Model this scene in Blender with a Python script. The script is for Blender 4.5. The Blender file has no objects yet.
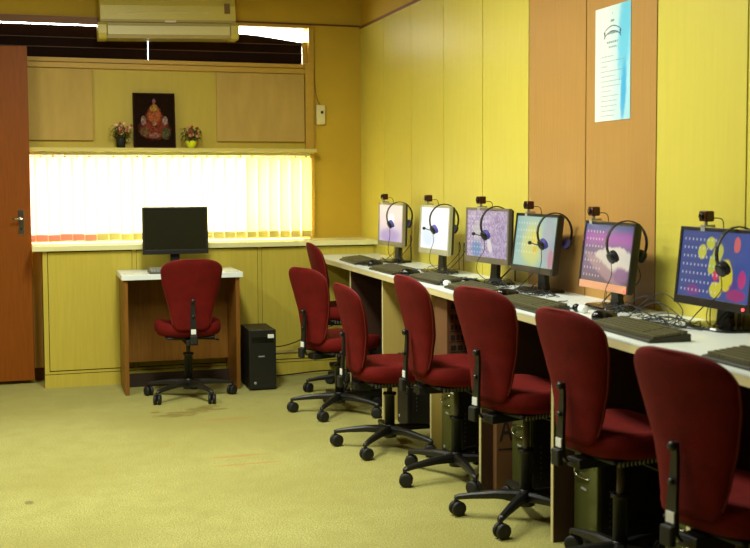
import bpy, math, random
from mathutils import Vector, Matrix
sc = bpy.context.scene
COL = sc.collection
PI = math.pi
R = math.radians

# ---------------------------------------------------------------- camera
cd = bpy.data.cameras.new('camera'); cam = bpy.data.objects.new('camera', cd); COL.objects.link(cam)
cd.sensor_fit = 'HORIZONTAL'; cd.sensor_width = 36.0; cd.lens = 1104.48 / 750 * 36
cd.shift_x = -(385.037 - 375) / 750; cd.shift_y = -(274 - 250.695) / 750
cr, cu, cb = (0.95305945, -0.30275586, -0.00407244), (0.0224092, 0.05711707, 0.99811596), (-0.30195285, -0.9513551, 0.06122047)
cam.matrix_world = Matrix(((cr[0], cu[0], cb[0], 0), (cr[1], cu[1], cb[1], 0), (cr[2], cu[2], cb[2], 1.36), (0, 0, 0, 1)))
cd.dof.use_dof = True; cd.dof.focus_distance = 6.0; cd.dof.aperture_fstop = 4.5
cd.clip_start = 0.05
sc.camera = cam
# ---------------------------------------------------------------- world, exposure
w = bpy.data.worlds.new('world'); sc.world = w; w.use_nodes = True
bg = w.node_tree.nodes['Background']; bg.inputs[0].default_value = (1.0, 0.985, 0.94, 1); bg.inputs[1].default_value = 19.0
sc.view_settings.view_transform = 'Standard'; sc.view_settings.look = 'None'
sc.view_settings.exposure = 0.18; sc.view_settings.gamma = 1.0; sc.view_settings.use_curve_mapping = False
# ---------------------------------------------------------------- lights (ceiling tube fittings of the room)
def area(name, loc, sx, sy, power, col=(0.98, 1.0, 0.86), rot=(0, 0, 0)):
    l = bpy.data.lights.new(name, 'AREA'); l.shape = 'RECTANGLE'; l.size = sx; l.size_y = sy; l.energy = power; l.color = col
    o = bpy.data.objects.new(name, l); o.location = loc; o.rotation_euler = rot; COL.objects.link(o); return o
area('ceiling_tube_light', (0.60, 5.1, 2.83), 0.3, 1.3, 72)
area('ceiling_tube_light', (-1.3, 5.6, 2.83), 0.3, 1.3, 42)
area('ceiling_tube_light', (0.85, 3.6, 2.83), 0.3, 1.0, 34)
area('ceiling_tube_light', (-1.5, 3.6, 2.83), 0.3, 1.3, 22)

# ================================================================ helpers
def srgb(r, g, b):
    f = lambda c: (c / 12.92 if c <= 0.04045 else ((c + 0.055) / 1.055) ** 2.4)
    return (f(r / 255), f(g / 255), f(b / 255), 1)
def mat(name, col, rough=0.5, metal=0.0, var=0.0, vscale=8.0, stretch=(1, 1, 1), bump=0.0, bscale=60.0, emit=0.0, spec=0.5, col2=None, trans=0.0, sheen=0.0):
    m = bpy.data.materials.new(name); m.use_nodes = True; nt = m.node_tree; n = nt.nodes; L = nt.links
    p = n['Principled BSDF']
    p.inputs['Base Color'].default_value = col; p.inputs['Roughness'].default_value = rough; p.inputs['Metallic'].default_value = metal
    p.inputs['Specular IOR Level'].default_value = spec
    if sheen: p.inputs['Sheen Weight'].default_value = sheen; p.inputs['Sheen Tint'].default_value = col
    if emit: p.inputs['Emission Color'].default_value = col; p.inputs['Emission Strength'].default_value = emit
    if var or bump or col2:
        tc = n.new('ShaderNodeTexCoord'); mp = n.new('ShaderNodeMapping'); mp.inputs['Scale'].default_value = stretch
        L.new(tc.outputs['Object'], mp.inputs[0])
        if var or col2:
            t = n.new('ShaderNodeTexNoise'); t.inputs['Scale'].default_value = vscale; t.inputs['Detail'].default_value = 5
            L.new(mp.outputs[0], t.inputs['Vector'])
            mr = n.new('ShaderNodeMapRange'); mr.inputs[1].default_value = 0.3; mr.inputs[2].default_value = 0.7
            L.new(t.outputs[0], mr.inputs[0])
            mx = n.new('ShaderNodeMix'); mx.data_type = 'RGBA'
            c2 = col2 or tuple(c * (1 - var) for c in col[:3]) + (1,)
            mx.inputs[6].default_value = col; mx.inputs[7].default_value = c2
            L.new(mr.outputs[0], mx.inputs[0]); L.new(mx.outputs[2], p.inputs['Base Color'])
        if bump:
            t2 = n.new('ShaderNodeTexNoise'); t2.inputs['Scale'].default_value = bscale; t2.inputs['Detail'].default_value = 4
            L.new(mp.outputs[0], t2.inputs['Vector'])
            b = n.new('ShaderNodeBump'); b.inputs['Strength'].default_value = bump; b.inputs['Distance'].default_value = 0.01
            L.new(t2.outputs[0], b.inputs['Height']); L.new(b.outputs[0], p.inputs['Normal'])
    return m

class MB:
    """collects vertices and faces, built as ONE mesh object"""
    def __init__(s): s.v = []; s.f = []; s.sm = []
    def add(s, vs, fs, smooth=False, M=None):
        o = len(s.v)
        for p in vs: s.v.append(tuple(M @ Vector(p)) if M else tuple(p))
        for f in fs: s.f.append(tuple(i + o for i in f)); s.sm.append(smooth)
        return s
    def box(s, x0, x1, y0, y1, z0, z1, M=None):
        v = [(x0, y0, z0), (x1, y0, z0), (x1, y1, z0), (x0, y1, z0), (x0, y0, z1), (x1, y0, z1), (x1, y1, z1), (x0, y1, z1)]
        return s.add(v, [(0, 3, 2, 1), (4, 5, 6, 7), (0, 1, 5, 4), (1, 2, 6, 5), (2, 3, 7, 6), (3, 0, 4, 7)], False, M)
    def prism(s, pts, z0, z1, M=None):
        n = len(pts); v = [(x, y, z0) for x, y in pts] + [(x, y, z1) for x, y in pts]
        return s.add(v, [tuple(range(n))[::-1], tuple(range(n, 2 * n))] + [(i, (i + 1) % n, n + (i + 1) % n, n + i) for i in range(n)], False, M)
    def loft(s, rings, smooth=True, M=None, cap=True):
        n = len(rings[0]); v = [p for r in rings for p in r]; f = []
        for k in range(len(rings) - 1):
            for i in range(n):
                j = (i + 1) % n; f.append((k * n + i, k * n + j, (k + 1) * n + j, (k + 1) * n + i))
        if cap: f += [tuple(range(n))[::-1], tuple((len(rings) - 1) * n + i for i in range(n))]
        return s.add(v, f, smooth, M)
    def lathe(s, prof, seg=24, M=None, smooth=True):
        return s.loft([[(r * math.cos(2 * PI * i / seg), r * math.sin(2 * PI * i / seg), z) for i in range(seg)] for r, z in prof], smooth, M)
    def tube(s, path, rad, seg=8, M=None):
        P = [Vector(p) for p in path]; rings = []; prev = None
        for k, p in enumerate(P):
            t = (P[min(k + 1, len(P) - 1)] - P[max(k - 1, 0)])
            if t.length < 1e-9: t = Vector((0, 0, 1))
            t.normalize()
            a = prev if prev is not None else (Vector((0, 0, 1)) if abs(t.z) < 0.9 else Vector((1, 0, 0)))
            u = a - t * a.dot(t)
            if u.length < 1e-6: u = t.orthogonal()
            u.normalize(); prev = u; v = t.cross(u)
            r = rad[k] if isinstance(rad, (list, tuple)) else rad
            rings.append([tuple(p + (u * math.cos(2 * PI * i / seg) + v * math.sin(2 * PI * i / seg)) * r) for i in range(seg)])
        return s.loft(rings, True, M)
    def ball(s, c, r, seg=12, rings=8, sc_=(1, 1, 1), M=None):
        pr = []
        for k in range(rings + 1):
            a = -PI / 2 + PI * (k + 0.02 if k == 0 else (k - 0.02 if k == rings else k)) / rings
            pr.append([(c[0] + sc_[0] * r * math.cos(a) * math.cos(2 * PI * i / seg), c[1] + sc_[1] * r * math.cos(a) * math.sin(2 * PI * i / seg), c[2] + sc_[2] * r * math.sin(a)) for i in range(seg)])
        return s.loft(pr, True, M)
    def build(s, name, m, parent=None, bevel=0.0, loc=None):
        me = bpy.data.meshes.new(name); me.from_pydata(s.v, [], s.f); me.polygons.foreach_set('use_smooth', s.sm); me.update()
        me.materials.append(m)
        o = bpy.data.objects.new(name, me); COL.objects.link(o)
        if parent: o.parent = parent
        if loc: o.location = loc
        if bevel:
            b = o.modifiers.new('bevel', 'BEVEL'); b.width = bevel; b.segments = 2; b.limit_method = 'ANGLE'; b.angle_limit = R(40)
        return o
def tag(o, label=None, cat=None, group=None, kind=None):
    if label: o['label'] = label
    if cat: o['category'] = cat
    if group: o['group'] = group
    if kind: o['kind'] = kind
    return o
def thing(name, label, cat, loc=(0, 0, 0), rz=0, group=None):
    o = bpy.data.objects.new(name, None); o.empty_display_size = 0.1; COL.objects.link(o)
    o.location = loc; o.rotation_euler = (0, 0, rz); return tag(o, label, cat, group)
def struct(o): o['kind'] = 'structure'; return o
KIDS = {}
def copy_tree(o, parent=None):
    c = o.copy(); COL.objects.link(c); c.parent = parent
    for ch in [x for x in COL.objects if x.parent == o]: copy_tree(ch, c)
    return c
def spline(P, n=8):
    P = [Vector(p) for p in P]; Q = [P[0]] + P + [P[-1]]; out = []
    for i in range(1, len(Q) - 2):
        a, b, c, d = Q[i - 1:i + 3]
        for k in range(n):
            t = k / n
            out.append(0.5 * ((2 * b) + (c - a) * t + (2 * a - 5 * b + 4 * c - d) * t * t + (3 * b - a - 3 * c + d) * t ** 3))
    out.append(P[-1]); return out
def T(x, y, z): return Matrix.Translation((x, y, z))
def RZ(a): return Matrix.Rotation(a, 4, 'Z')
def RX(a): return Matrix.Rotation(a, 4, 'X')
def RY(a): return Matrix.Rotation(a, 4, 'Y')
def text_part(txt, size, m, parent, M, name='printed_lettering', sx=1.0, ext=0.0004):
    c = bpy.data.curves.new(name, 'FONT'); c.body = txt; c.size = size; c.extrude = ext; c.align_x = 'CENTER'; c.align_y = 'CENTER'
    o = bpy.data.objects.new(name, c); COL.objects.link(o); bpy.context.view_layer.update()
    me = bpy.data.meshes.new_from_object(o.evaluated_get(bpy.context.evaluated_depsgraph_get()))
    bpy.data.objects.remove(o); bpy.data.curves.remove(c)
    me.transform(M @ Matrix.Diagonal((sx, 1, 1, 1))); me.materials.clear(); me.materials.append(m)
    o = bpy.data.objects.new(name, me); COL.objects.link(o); o.parent = parent; return o

# picture-like material: blobs of colour in the object's own u,v plane
def picture_mat(name, base, blobs, axes=('Y', 'Z'), flip=True, grad=None, emit=0.0, icons=None, vor=None, rough=0.35, bloblw=None):
    m = bpy.data.materials.new(name); m.use_nodes = True; nt = m.node_tree; n = nt.nodes; L = nt.links
    p = n['Principled BSDF']; p.inputs['Roughness'].default_value = rough
    tc = n.new('ShaderNodeTexCoord'); sp = n.new('ShaderNodeSeparateXYZ'); L.new(tc.outputs['Object'], sp.inputs[0])
    def mth(op, a, b=None):
        k = n.new('ShaderNodeMath'); k.operation = op
        for i, x in enumerate((a, b)):
            if x is None: continue
            if isinstance(x, (int, float)): k.inputs[i].default_value = x
            else: L.new(x, k.inputs[i])
        return k.outputs[0]
    u = sp.outputs[axes[0]]; v = sp.outputs[axes[1]]
    if flip: u = mth('MULTIPLY', u, -1.0)
    def mix(f, a, b):
        k = n.new('ShaderNodeMix'); k.data_type = 'RGBA'
        if isinstance(f, (int, float)): k.inputs[0].default_value = f
        else: L.new(f, k.inputs[0])
        for i, x in ((6, a), (7, b)):
            if isinstance(x, tuple): k.inputs[i].default_value = x
            else: L.new(x, k.inputs[i])
        return k.outputs[2]
    def mr(x, a, b):
        k = n.new('ShaderNodeMapRange'); L.new(x, k.inputs[0]); k.inputs[1].default_value = a; k.inputs[2].default_value = b
        k.interpolation_type = 'SMOOTHSTEP'; return k.outputs[0]
    cur = base
    if grad:   # list of (axis, from, to, colour)
        for ax, a, b, c in grad: cur = mix(mr(u if ax == 'u' else v, a, b), cur, c)
    if vor:    # (scale, [colours])
        sc_, c, amt = vor
        t = n.new('ShaderNodeTexVoronoi'); t.inputs['Scale'].default_value = sc_; L.new(tc.outputs['Object'], t.inputs['Vector'])
        hs = n.new('ShaderNodeSeparateColor'); L.new(t.outputs['Color'], hs.inputs[0])
        cur = mix(mth('MULTIPLY', hs.outputs[0], amt), cur, c)
    def vmix(cur_):
        t = n.new('ShaderNodeTexVoronoi'); t.inputs['Scale'].default_value = vor[0]; L.new(tc.outputs['Object'], t.inputs['Vector'])
        hs = n.new('ShaderNodeSeparateColor'); L.new(t.outputs['Color'], hs.inputs[0])
        return mix(mth('MULTIPLY', hs.outputs[0], vor[2]), cur_, vor[1])
    nz = n.new('ShaderNodeTexNoise'); nz.inputs['Scale'].default_value = 40; L.new(tc.outputs['Object'], nz.inputs['Vector'])
    wob = mth('MULTIPLY', mth('SUBTRACT', nz.outputs[0], 0.5), 0.9)
    for (cx, cy, rx, ry, ang, c, soft) in blobs:
        du = mth('SUBTRACT', u, cx); dv = mth('SUBTRACT', v, cy); ca, sa = math.cos(ang), math.sin(ang)
        a = mth('DIVIDE', mth('ADD', mth('MULTIPLY', du, ca), mth('MULTIPLY', dv, sa)), rx)
        b = mth('DIVIDE', mth('SUBTRACT', mth('MULTIPLY', dv, ca), mth('MULTIPLY', du, sa)), ry)
        d = mth('ADD', mth('ADD', mth('MULTIPLY', a, a), mth('MULTIPLY', b, b)), wob)
        cur = mix(mr(d, 1 + soft, 1 - soft), cur, c)
    if vor and not emit: cur = vmix(cur)
    if icons:  # (u0,u1,v0,v1, pitch_u, pitch_v)
        u0, u1, v0, v1, pu, pv = icons
        fu = mth('ABSOLUTE', mth('SUBTRACT', mth('FRACT', mth('DIVIDE', mth('SUBTRACT', u, u0), pu)), 0.5))
        fv = mth('ABSOLUTE', mth('SUBTRACT', mth('FRACT', mth('DIVIDE', mth('SUBTRACT', v, v0), pv)), 0.5))
        k = mth('MULTIPLY', mth('LESS_THAN', fu, 0.14), mth('LESS_THAN', fv, 0.15))
        k = mth('MULTIPLY', k, mth('MULTIPLY', mth('GREATER_THAN', u, u0), mth('LESS_THAN', u, u1)))
        k = mth('MULTIPLY', k, mth('MULTIPLY', mth('GREATER_THAN', v, v0), mth('LESS_THAN', v, v1)))
        cur = mix(mth('MULTIPLY', k, 0.75), cur, (0.8, 0.8, 0.85, 1))
    if isinstance(cur, tuple):
        p.inputs['Base Color'].default_value = cur; p.inputs['Emission Color'].default_value = cur
    elif emit:
        p.inputs['Base Color'].default_value = (0.01, 0.01, 0.012, 1); L.new(cur, p.inputs['Emission Color'])
    else: L.new(cur, p.inputs['Base Color'])
    p.inputs['Emission Strength'].default_value = emit
    return m

# ================================================================ materials
YELLOW = srgb(214, 201, 84)
m_wall = mat('yellow_laminate', YELLOW, 0.42, spec=0.2, var=0.05, vscale=6, stretch=(6, 6, 0.5), bump=0.05, bscale=40)
m_wallb = mat('yellow_paint', srgb(208, 174, 54), 0.6, spec=0.2, var=0.08, vscale=3, bump=0.05)
m_cab = mat('cabinet_yellow_laminate', srgb(200, 182, 72), 0.5, spec=0.2, var=0.10, vscale=8, stretch=(8, 8, 0.5), bump=0.05)
m_brown = mat('brown_laminate', srgb(186, 142, 76), 0.42, spec=0.2, var=0.10, vscale=8, stretch=(8, 8, 0.4), bump=0.06)
m_pbrown = mat('beige_board', srgb(196, 164, 86), 0.6, spec=0.2, var=0.13, vscale=7, stretch=(2, 2, 0.5), bump=0.06)
m_frame = mat('mustard_frame', srgb(198, 158, 52), 0.5, var=0.08, vscale=6, stretch=(1, 1, 4))
m_dark = mat('dark_gap', srgb(48, 30, 12), 0.8)
m_desk = mat('desk_teak_laminate', srgb(138, 92, 34), 0.45, spec=0.2, var=0.25, vscale=9, stretch=(9, 9, 0.6))
m_door = mat('door_red_teak', srgb(142, 76, 16), 0.42, spec=0.2, var=0.22, vscale=10, stretch=(10, 10, 0.5))
m_top = mat('white_laminate', srgb(234, 243, 240), 0.3, var=0.03, vscale=20)
m_edge = mat('cream_edge_band', srgb(220, 208, 150), 0.5)
m_sill = mat('ivory_sill', srgb(234, 230, 168), 0.35, var=0.04)
m_ceil = mat('ceiling_paint', srgb(140, 112, 60), 0.9)
m_blk = mat('black_plastic', srgb(26, 26, 24), 0.38, bump=0.02, bscale=200)
m_blkm = mat('matt_black_plastic', srgb(22, 22, 20), 0.6)
m_gls = mat('gloss_black', srgb(14, 15, 14), 0.15)
m_grey = mat('grey_plastic', srgb(92, 88, 78), 0.4)
m_silver = mat('silver_plastic', srgb(170, 172, 165), 0.35, metal=0.3)
m_chrome = mat('chrome', srgb(190, 188, 180), 0.2, metal=1.0)
m_cable = mat('cable_rubber', srgb(18, 20, 18), 0.5)
m_red = mat('red_fabric', srgb(106, 13, 6), 0.85, var=0.3, vscale=14, bump=0.25, bscale=260, spec=0.2, sheen=0.18)
m_redp = mat('red_piping', srgb(112, 22, 16), 0.7)
m_white = mat('white_sticker', srgb(235, 238, 230), 0.5)
m_ivory = mat('ivory_plastic', srgb(216, 202, 100), 0.4, var=0.03)
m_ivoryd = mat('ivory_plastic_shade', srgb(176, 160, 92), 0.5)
m_carton = mat('brown_cardboard', srgb(116, 78, 40), 0.85, var=0.1, vscale=12)
m_ink = mat('dark_ink', srgb(38, 26, 22), 0.7)
m_key = mat('keycap', srgb(46, 48, 44), 0.5)
m_keyg = mat('keycap_grey', srgb(150, 150, 140), 0.5)
m_led = mat('red_power_light', (1, 0.05, 0.05, 1), emit=4)
m_ledb = mat('blue_power_light', (0.15, 0.1, 1, 1), emit=4)
m_tgr = mat('olive_gloss_front', srgb(74, 78, 38), 0.22)
m_case = mat('black_steel_case', srgb(20, 18, 16), 0.5)
m_slat = mat('brown_shutter_slat', srgb(34, 17, 8), 0.8, var=0.2, vscale=5, spec=0.1)
m_slate = mat('shutter_slat_lip', srgb(92, 60, 34), 0.6)
m_stud = mat('brass', srgb(190, 160, 90), 0.35, metal=0.8)

# carpet
m_floor = bpy.data.materials.new('olive_carpet'); m_floor.use_nodes = True
def floor_nodes():
    nt = m_floor.node_tree; n = nt.nodes; L = nt.links; p = n['Principled BSDF']; p.inputs['Roughness'].default_value = 0.95
    p.inputs['Specular IOR Level'].default_value = 0.15
    tc = n.new('ShaderNodeTexCoord')
    def noise(s, d=3):
        t = n.new('ShaderNodeTexNoise'); t.inputs['Scale'].default_value = s; t.inputs['Detail'].default_value = d; L.new(tc.outputs['Object'], t.inputs['Vector']); return t.outputs[0]
    def mix(f, a, b):
        k = n.new('ShaderNodeMix'); k.data_type = 'RGBA'; L.new(f, k.inputs[0])
        for i, x in ((6, a), (7, b)):
            if isinstance(x, tuple): k.inputs[i].default_value = x
            else: L.new(x, k.inputs[i])
        return k.outputs[2]
    def mr(x, a, b, c=0.0, d=1.0):
        k = n.new('ShaderNodeMapRange'); L.new(x, k.inputs[0]); k.inputs[1].default_value = a; k.inputs[2].default_value = b; k.inputs[3].default_value = c; k.inputs[4].default_value = d; return k.outputs[0]
    c = mix(mr(noise(0.9), .35, .65), srgb(200, 198, 122), srgb(176, 171, 96))
    c = mix(mr(noise(9, 5), .4, .75, 0, .5), c, srgb(166, 158, 84))
    c = mix(mr(noise(160, 2), .35, .65), c, srgb(142, 136, 76))
    sp = n.new('ShaderNodeSeparateXYZ'); L.new(tc.outputs['Object'], sp.inputs[0])
    nw = noise(14, 4)
    def ell(cx, cy, rx, ry, col, amt, wob=1.6, a0=1.1, a1=0.6):
        nonlocal c
        def mth(op, a, b):
            k = n.new('ShaderNodeMath'); k.operation = op
            for i, x in enumerate((a, b)):
                if isinstance(x, (int, float)): k.inputs[i].default_value = x
                else: L.new(x, k.inputs[i])
            return k.outputs[0]
        a = mth('DIVIDE', mth('SUBTRACT', sp.outputs[0], cx), rx); b = mth('DIVIDE', mth('SUBTRACT', sp.outputs[1], cy), ry)
        d = mth('ADD', mth('ADD', mth('MULTIPLY', a, a), mth('MULTIPLY', b, b)), mth('MULTIPLY', mth('SUBTRACT', nw, 0.5), wob))
        c = mix(mr(d, a0, a1, 0, amt), c, col)
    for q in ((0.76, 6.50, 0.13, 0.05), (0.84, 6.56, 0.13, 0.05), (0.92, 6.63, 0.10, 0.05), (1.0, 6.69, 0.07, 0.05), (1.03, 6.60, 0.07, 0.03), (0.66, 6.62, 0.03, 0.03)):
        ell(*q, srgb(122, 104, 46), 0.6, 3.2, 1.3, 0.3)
    ell(1.03, 6.30, 0.16, 0.02, srgb(186, 132, 60), 0.6, 0.4)
    ell(0.95, 5.42, 0.17, 0.016, srgb(186, 132, 60), 0.6, 0.4)
    ell(0.96, 5.25, 0.20, 0.012, srgb(186, 132, 60), 0.6, 0.4)
    ell(-0.05, 4.9, 0.02, 0.03, srgb(90, 70, 40), 0.5)
    L.new(c, p.inputs['Base Color'])
    b = n.new('ShaderNodeBump'); b.inputs['Strength'].default_value = 0.5; b.inputs['Distance'].default_value = 0.01
    L.new(noise(220, 3), b.inputs['Height']); L.new(b.outputs[0], p.inputs['Normal'])
floor_nodes()

# translucent blind fabric
def blind_mat(name, col):
    m = bpy.data.materials.new(name); m.use_nodes = True; nt = m.node_tree; n = nt.nodes; L = nt.links
    out = n['Material Output']; n.remove(n['Principled BSDF'])
    d = n.new('ShaderNodeBsdfDiffuse'); t = n.new('ShaderNodeBsdfTranslucent'); mx = n.new('ShaderNodeMixShader')
    tc = n.new('ShaderNodeTexCoord'); w_ = n.new('ShaderNodeTexNoise'); w_.inputs['Scale'].default_value = 60; L.new(tc.outputs['Object'], w_.inputs['Vector'])
    k = n.new('ShaderNodeMix'); k.data_type = 'RGBA'; k.inputs[6].default_value = col; k.inputs[7].default_value = tuple(c * 0.93 for c in col[:3]) + (1,)
    L.new(w_.outputs[0], k.inputs[0]); L.new(k.outputs[2], d.inputs[0]); L.new(k.outputs[2], t.inputs[0])
    mx.inputs[0].default_value = 0.5; L.new(d.outputs[0], mx.inputs[1]); L.new(t.outputs[0], mx.inputs[2]); L.new(mx.outputs[0], out.inputs[0]); return m
m_bl = blind_mat('ivory_blind_fabric', srgb(250, 246, 214)); m_bly = blind_mat('yellowed_blind_fabric', srgb(251, 240, 184)); m_blp = blind_mat('pink_blind_fabric', srgb(250, 226, 208))
m_bwt = blind_mat('blind_hem_olive', srgb(215, 208, 150)); m_bwp = blind_mat('blind_hem_pink', srgb(226, 170, 150))

# ================================================================ room shell
XW, YB, ZC = 2.36, 8.03, 2.9      # right wall, back wall, ceiling
XL, YF = -3.2, -1.5
struct(MB().box(XL - .1, XW + .2, YF - .1, YB + .2, -0.1, 0).build('floor', m_floor))
struct(MB().box(XL - .1, XW + .2, YF - .1, YB + .2, ZC, ZC + .1).build('ceiling', m_ceil))
struct(MB().box(XL - .1, XL, YF - .1, YB + .2, 0, ZC).build('wall_left', m_desk))
struct(MB().box(XL, XW, YF - .1, YF, 0, ZC).build('wall_front', m_desk))
# back wall with two openings: W1 the long window, W2 the vent window above
WX0, WX1, W1Z0, W1Z1 = -0.35, 1.957, 0.955, 1.56
V0, V1, VX0 = 2.235, 2.500, -0.9
VX1 = 1.957
b = MB()
b.box(XL, VX0, YB, YB + .15, 0, ZC)                 # far left pier
b.box(VX0, WX0, YB, YB + .15, 0, V0)
b.box(VX1, XW + .2, YB, YB + .15, 0, ZC)            # right pier
b.box(VX0, VX1, YB, YB + .15, V1, ZC)               # above vent
b.box(WX0, WX1, YB, YB + .15, 0, W1Z0)              # under window
b.box(WX0, WX1, YB, YB + .15, W1Z1, V0)             # between windows
struct(b.build('wall_back', m_wallb))
# right wall: backing + laminate panels
wr = struct(MB().box(XW + .012, XW + .15, YF, YB + .15, 0, ZC).build('wall_right', m_dark))
seams = [8.03, 7.45, 6.86, 6.26, 5.655, 5.06, 4.46, 3.87, 3.285, 2.69, 2.095, 1.5, 0.9, 0.3, -0.3, -0.9, -1.5]
for i in range(len(seams) - 1):
    y1, y0 = seams[i], seams[i + 1]; g = 0.0042 if y1 > 5.1 else 0.0045
    br = i in (5, 6) or i in (10, 11)
    o = MB().box(XW, XW + .012, y0 + g, y1 - g, 0, 2.512).build('panel', m_brown if br else m_wall, wr)
    if br: o['label'] = 'brown laminate panel'
MB().box(XW, XW + .012, YF, YB, 2.53, ZC).build('panel', m_wallb, wr)
struct(MB().box(XW - .006, XW + .012, YF, YB, 2.512, 2.53).build('trim_1', mat('brown_trim', srgb(120, 72, 24), 0.5)))
struct(MB().box(0.6, XW - .006, YB - .008, YB, 2.525, 2.537).build('trim_2', mat('brown_trim_back', srgb(110, 66, 26), 0.5)))
struct(MB().box(-1.0, 0.60, YB - .03, YB, 2.468, 2.515).build('trim_3', mat('brown_trim_soffit', srgb(130, 88, 40), 0.5)))

# window 1 (behind the blinds) and window 2 (vent window)
w1 = struct(MB().box(WX0, WX1, YB + .10, YB + .12, W1Z0, W1Z0 + .03).box(WX0, WX1, YB + .10, YB + .12, W1Z1 - .03, W1Z1).box(0.78, 0.81, YB + .10, YB + .12, W1Z0, W1Z1).build('window_1', m_silver))
m_glass = mat('window_glass', (0.9, 0.95, 0.95, 1), 0.02); m_glass.node_tree.nodes['Principled BSDF'].inputs['Transmission Weight'].default_value = 1.0
m_glass.node_tree.nodes['Principled BSDF'].inputs['IOR'].default_value = 1.02
MB().box(WX0, WX1, YB + .108, YB + .112, W1Z0 + .03, W1Z1 - .03).build('pane', m_glass, w1)
w2 = struct(MB().box(VX0, VX1, YB - .012, YB + .02, V1, V1 + .022).box(VX0, VX1, YB - .02, YB + .03, V0 - .028, V0).build('window_2', m_frame))
# louvre boards closed behind the vent window, hanging slightly askew
lv = thing('louvre_shutter', 'dark brown horizontal boards closing the vent window above the wall recess', 'shutter', (0, YB + .05, 0))
def slat(x0, x1, z0l, z1l, z0r, z1r, y):
    v = [(x0, y, z0l), (x1, y, z0r), (x1, y, z1r), (x0, y, z1l)]; v += [(a, c + .01, d) for a, c, d in v]
    return MB().add(v, [(0, 1, 2, 3), (7, 6, 5, 4), (0, 4, 5, 1), (1, 5, 6, 2), (2, 6, 7, 3), (3, 7, 4, 0)])
def zx(x, a, b_): return a + (b_ - a) * (x + 0.9) / 2.85
for (xa, xb) in ((-0.9, 0.7975), (0.8015, 1.921)):
    for (l0, l1, r0, r1, y) in ((2.235, 2.315, 2.235, 2.325, 0.0), (2.305, 2.385, 2.312, 2.388, 0.006), (2.375, 2.467, 2.376, 2.47, 0.012)):
        if y == 0.012 and xb > 1: continue
        slat(xa, xb, zx(xa, l0, r0), zx(xa, l1, r1), zx(xb, l0, r0), zx(xb, l1, r1), y).build('board', m_slat, lv)
    for (l1, r1) in ((2.310, 2.318), (2.378, 2.383)):
        slat(xa, xb, zx(xa, l1, r1), zx(xa, l1, r1) + .004, zx(xb, l1, r1), zx(xb, l1, r1) + .004, -0.006).build('lip', m_slate, lv)
# top board: level on the left, dropping away to the right so a bright wedge of sky shows
b = MB(); top = [(0.805, 2.475), (1.30, 2.462), (1.60, 2.445), (1.925, 2.405)]
v = [(x, 0.012, 2.37) for x, z in top] + [(x, 0.012, z) for x, z in top]; v += [(a, c + .01, d) for a, c, d in v]
fs = []
for i in range(3): fs += [(i, i + 1, i + 5, i + 4), (8 + i, 12 + i, 13 + i, 9 + i), (4 + i, 5 + i, 13 + i, 12 + i), (i, 8 + i, 9 + i, i + 1)]
b.add(v, fs + [(0, 4, 12, 8), (3, 11, 15, 7)]); b.build('board', m_slat, lv)
struct(MB().box(1.925, 1.957, YB + .03, YB + .07, V0, V0 + .17).build('trim_4', m_frame))

# built-in recess front: frame, boards, centre panel
rec = struct(MB().box(1.925, 1.985, YB - .04, YB, 1.615, 2.245).box(-0.6, 1.985, YB - .035, YB, 2.165, 2.20).build('trim_5', m_frame))
struct(MB().box(1.955, 1.995, YB - .03, YB, 0.955, 2.51).build('trim_6', m_frame))
struct(MB().box(-0.6, 1.925, YB - .012, YB, 1.615, 2.165).build('trim_7', mat('recess_back', srgb(196, 172, 52), 0.55, var=0.08, vscale=7, stretch=(4, 1, .5))))
for x0, x1, lab in ((-0.06, 0.405, 'plain beige board panel on the left of the deity picture'), (1.27, 1.918, 'wider beige board panel right of the deity picture, below the wedge of daylight')):
    tag(MB().box(x0, x1, YB - .036, YB - .013, 1.665, 2.16).build('notice_board', m_pbrown, bevel=.002), lab, 'board')
# shelf over the blinds
sh = MB().box(-0.5, 1.985, YB - .13, YB - .013, 1.585, 1.612).build('wall_shelf', mat('pale_shelf', srgb(214, 200, 110), 0.4), bevel=.002)
tag(sh, 'long thin pale shelf over the blinds carrying the picture and flower pots', 'shelf')

# vertical blind
bl = thing('vertical_blind', 'long cream vertical blind glowing with daylight behind the lone desk', 'blind', (0, YB - .06, 0))
MB().box(-0.4, 1.95, -.018, .018, 1.560, 1.584).build('head_rail', mat('blind_rail', srgb(225, 220, 170), 0.4), bl)
pitch = 0.0815; x = -0.36; k = 0; random.seed(4)
while x < 1.93:
    ang = R(13 + random.uniform(-3, 3)); hw = .044
    if x > 1.55: ang = R(15)
    wob = random.uniform(-.004, .004)
    M = T(x, 0, 0) @ RZ(ang)
    fm = m_blp if x < 0.40 else (m_bly if x > 1.50 else m_bl)
    s_ = MB(); n = 6
    ring = [(-hw + 2 * hw * i / n, .003 * math.sin(PI * i / n)) for i in range(n + 1)]
    pts = ring + [(a, c + .0012) for a, c in ring[::-1]]
    s_.loft([[(a, c, z) for a, c in pts] for z in (0.965, 1.04, 1.548)], False, M)
    so = s_.build('blind_slat', fm, bl)
    MB().box(-.006, .006, -.004, .004, 1.546, 1.562, M).build('hanger', m_stud, so)
    MB().box(-hw * .88, hw * .88, -.0025, .0065, 0.966 + wob, 1.012 + wob, M).build('hem_weight', m_bwp if x < 0.42 else m_bwt, so)
    x += pitch; k += 1

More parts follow.
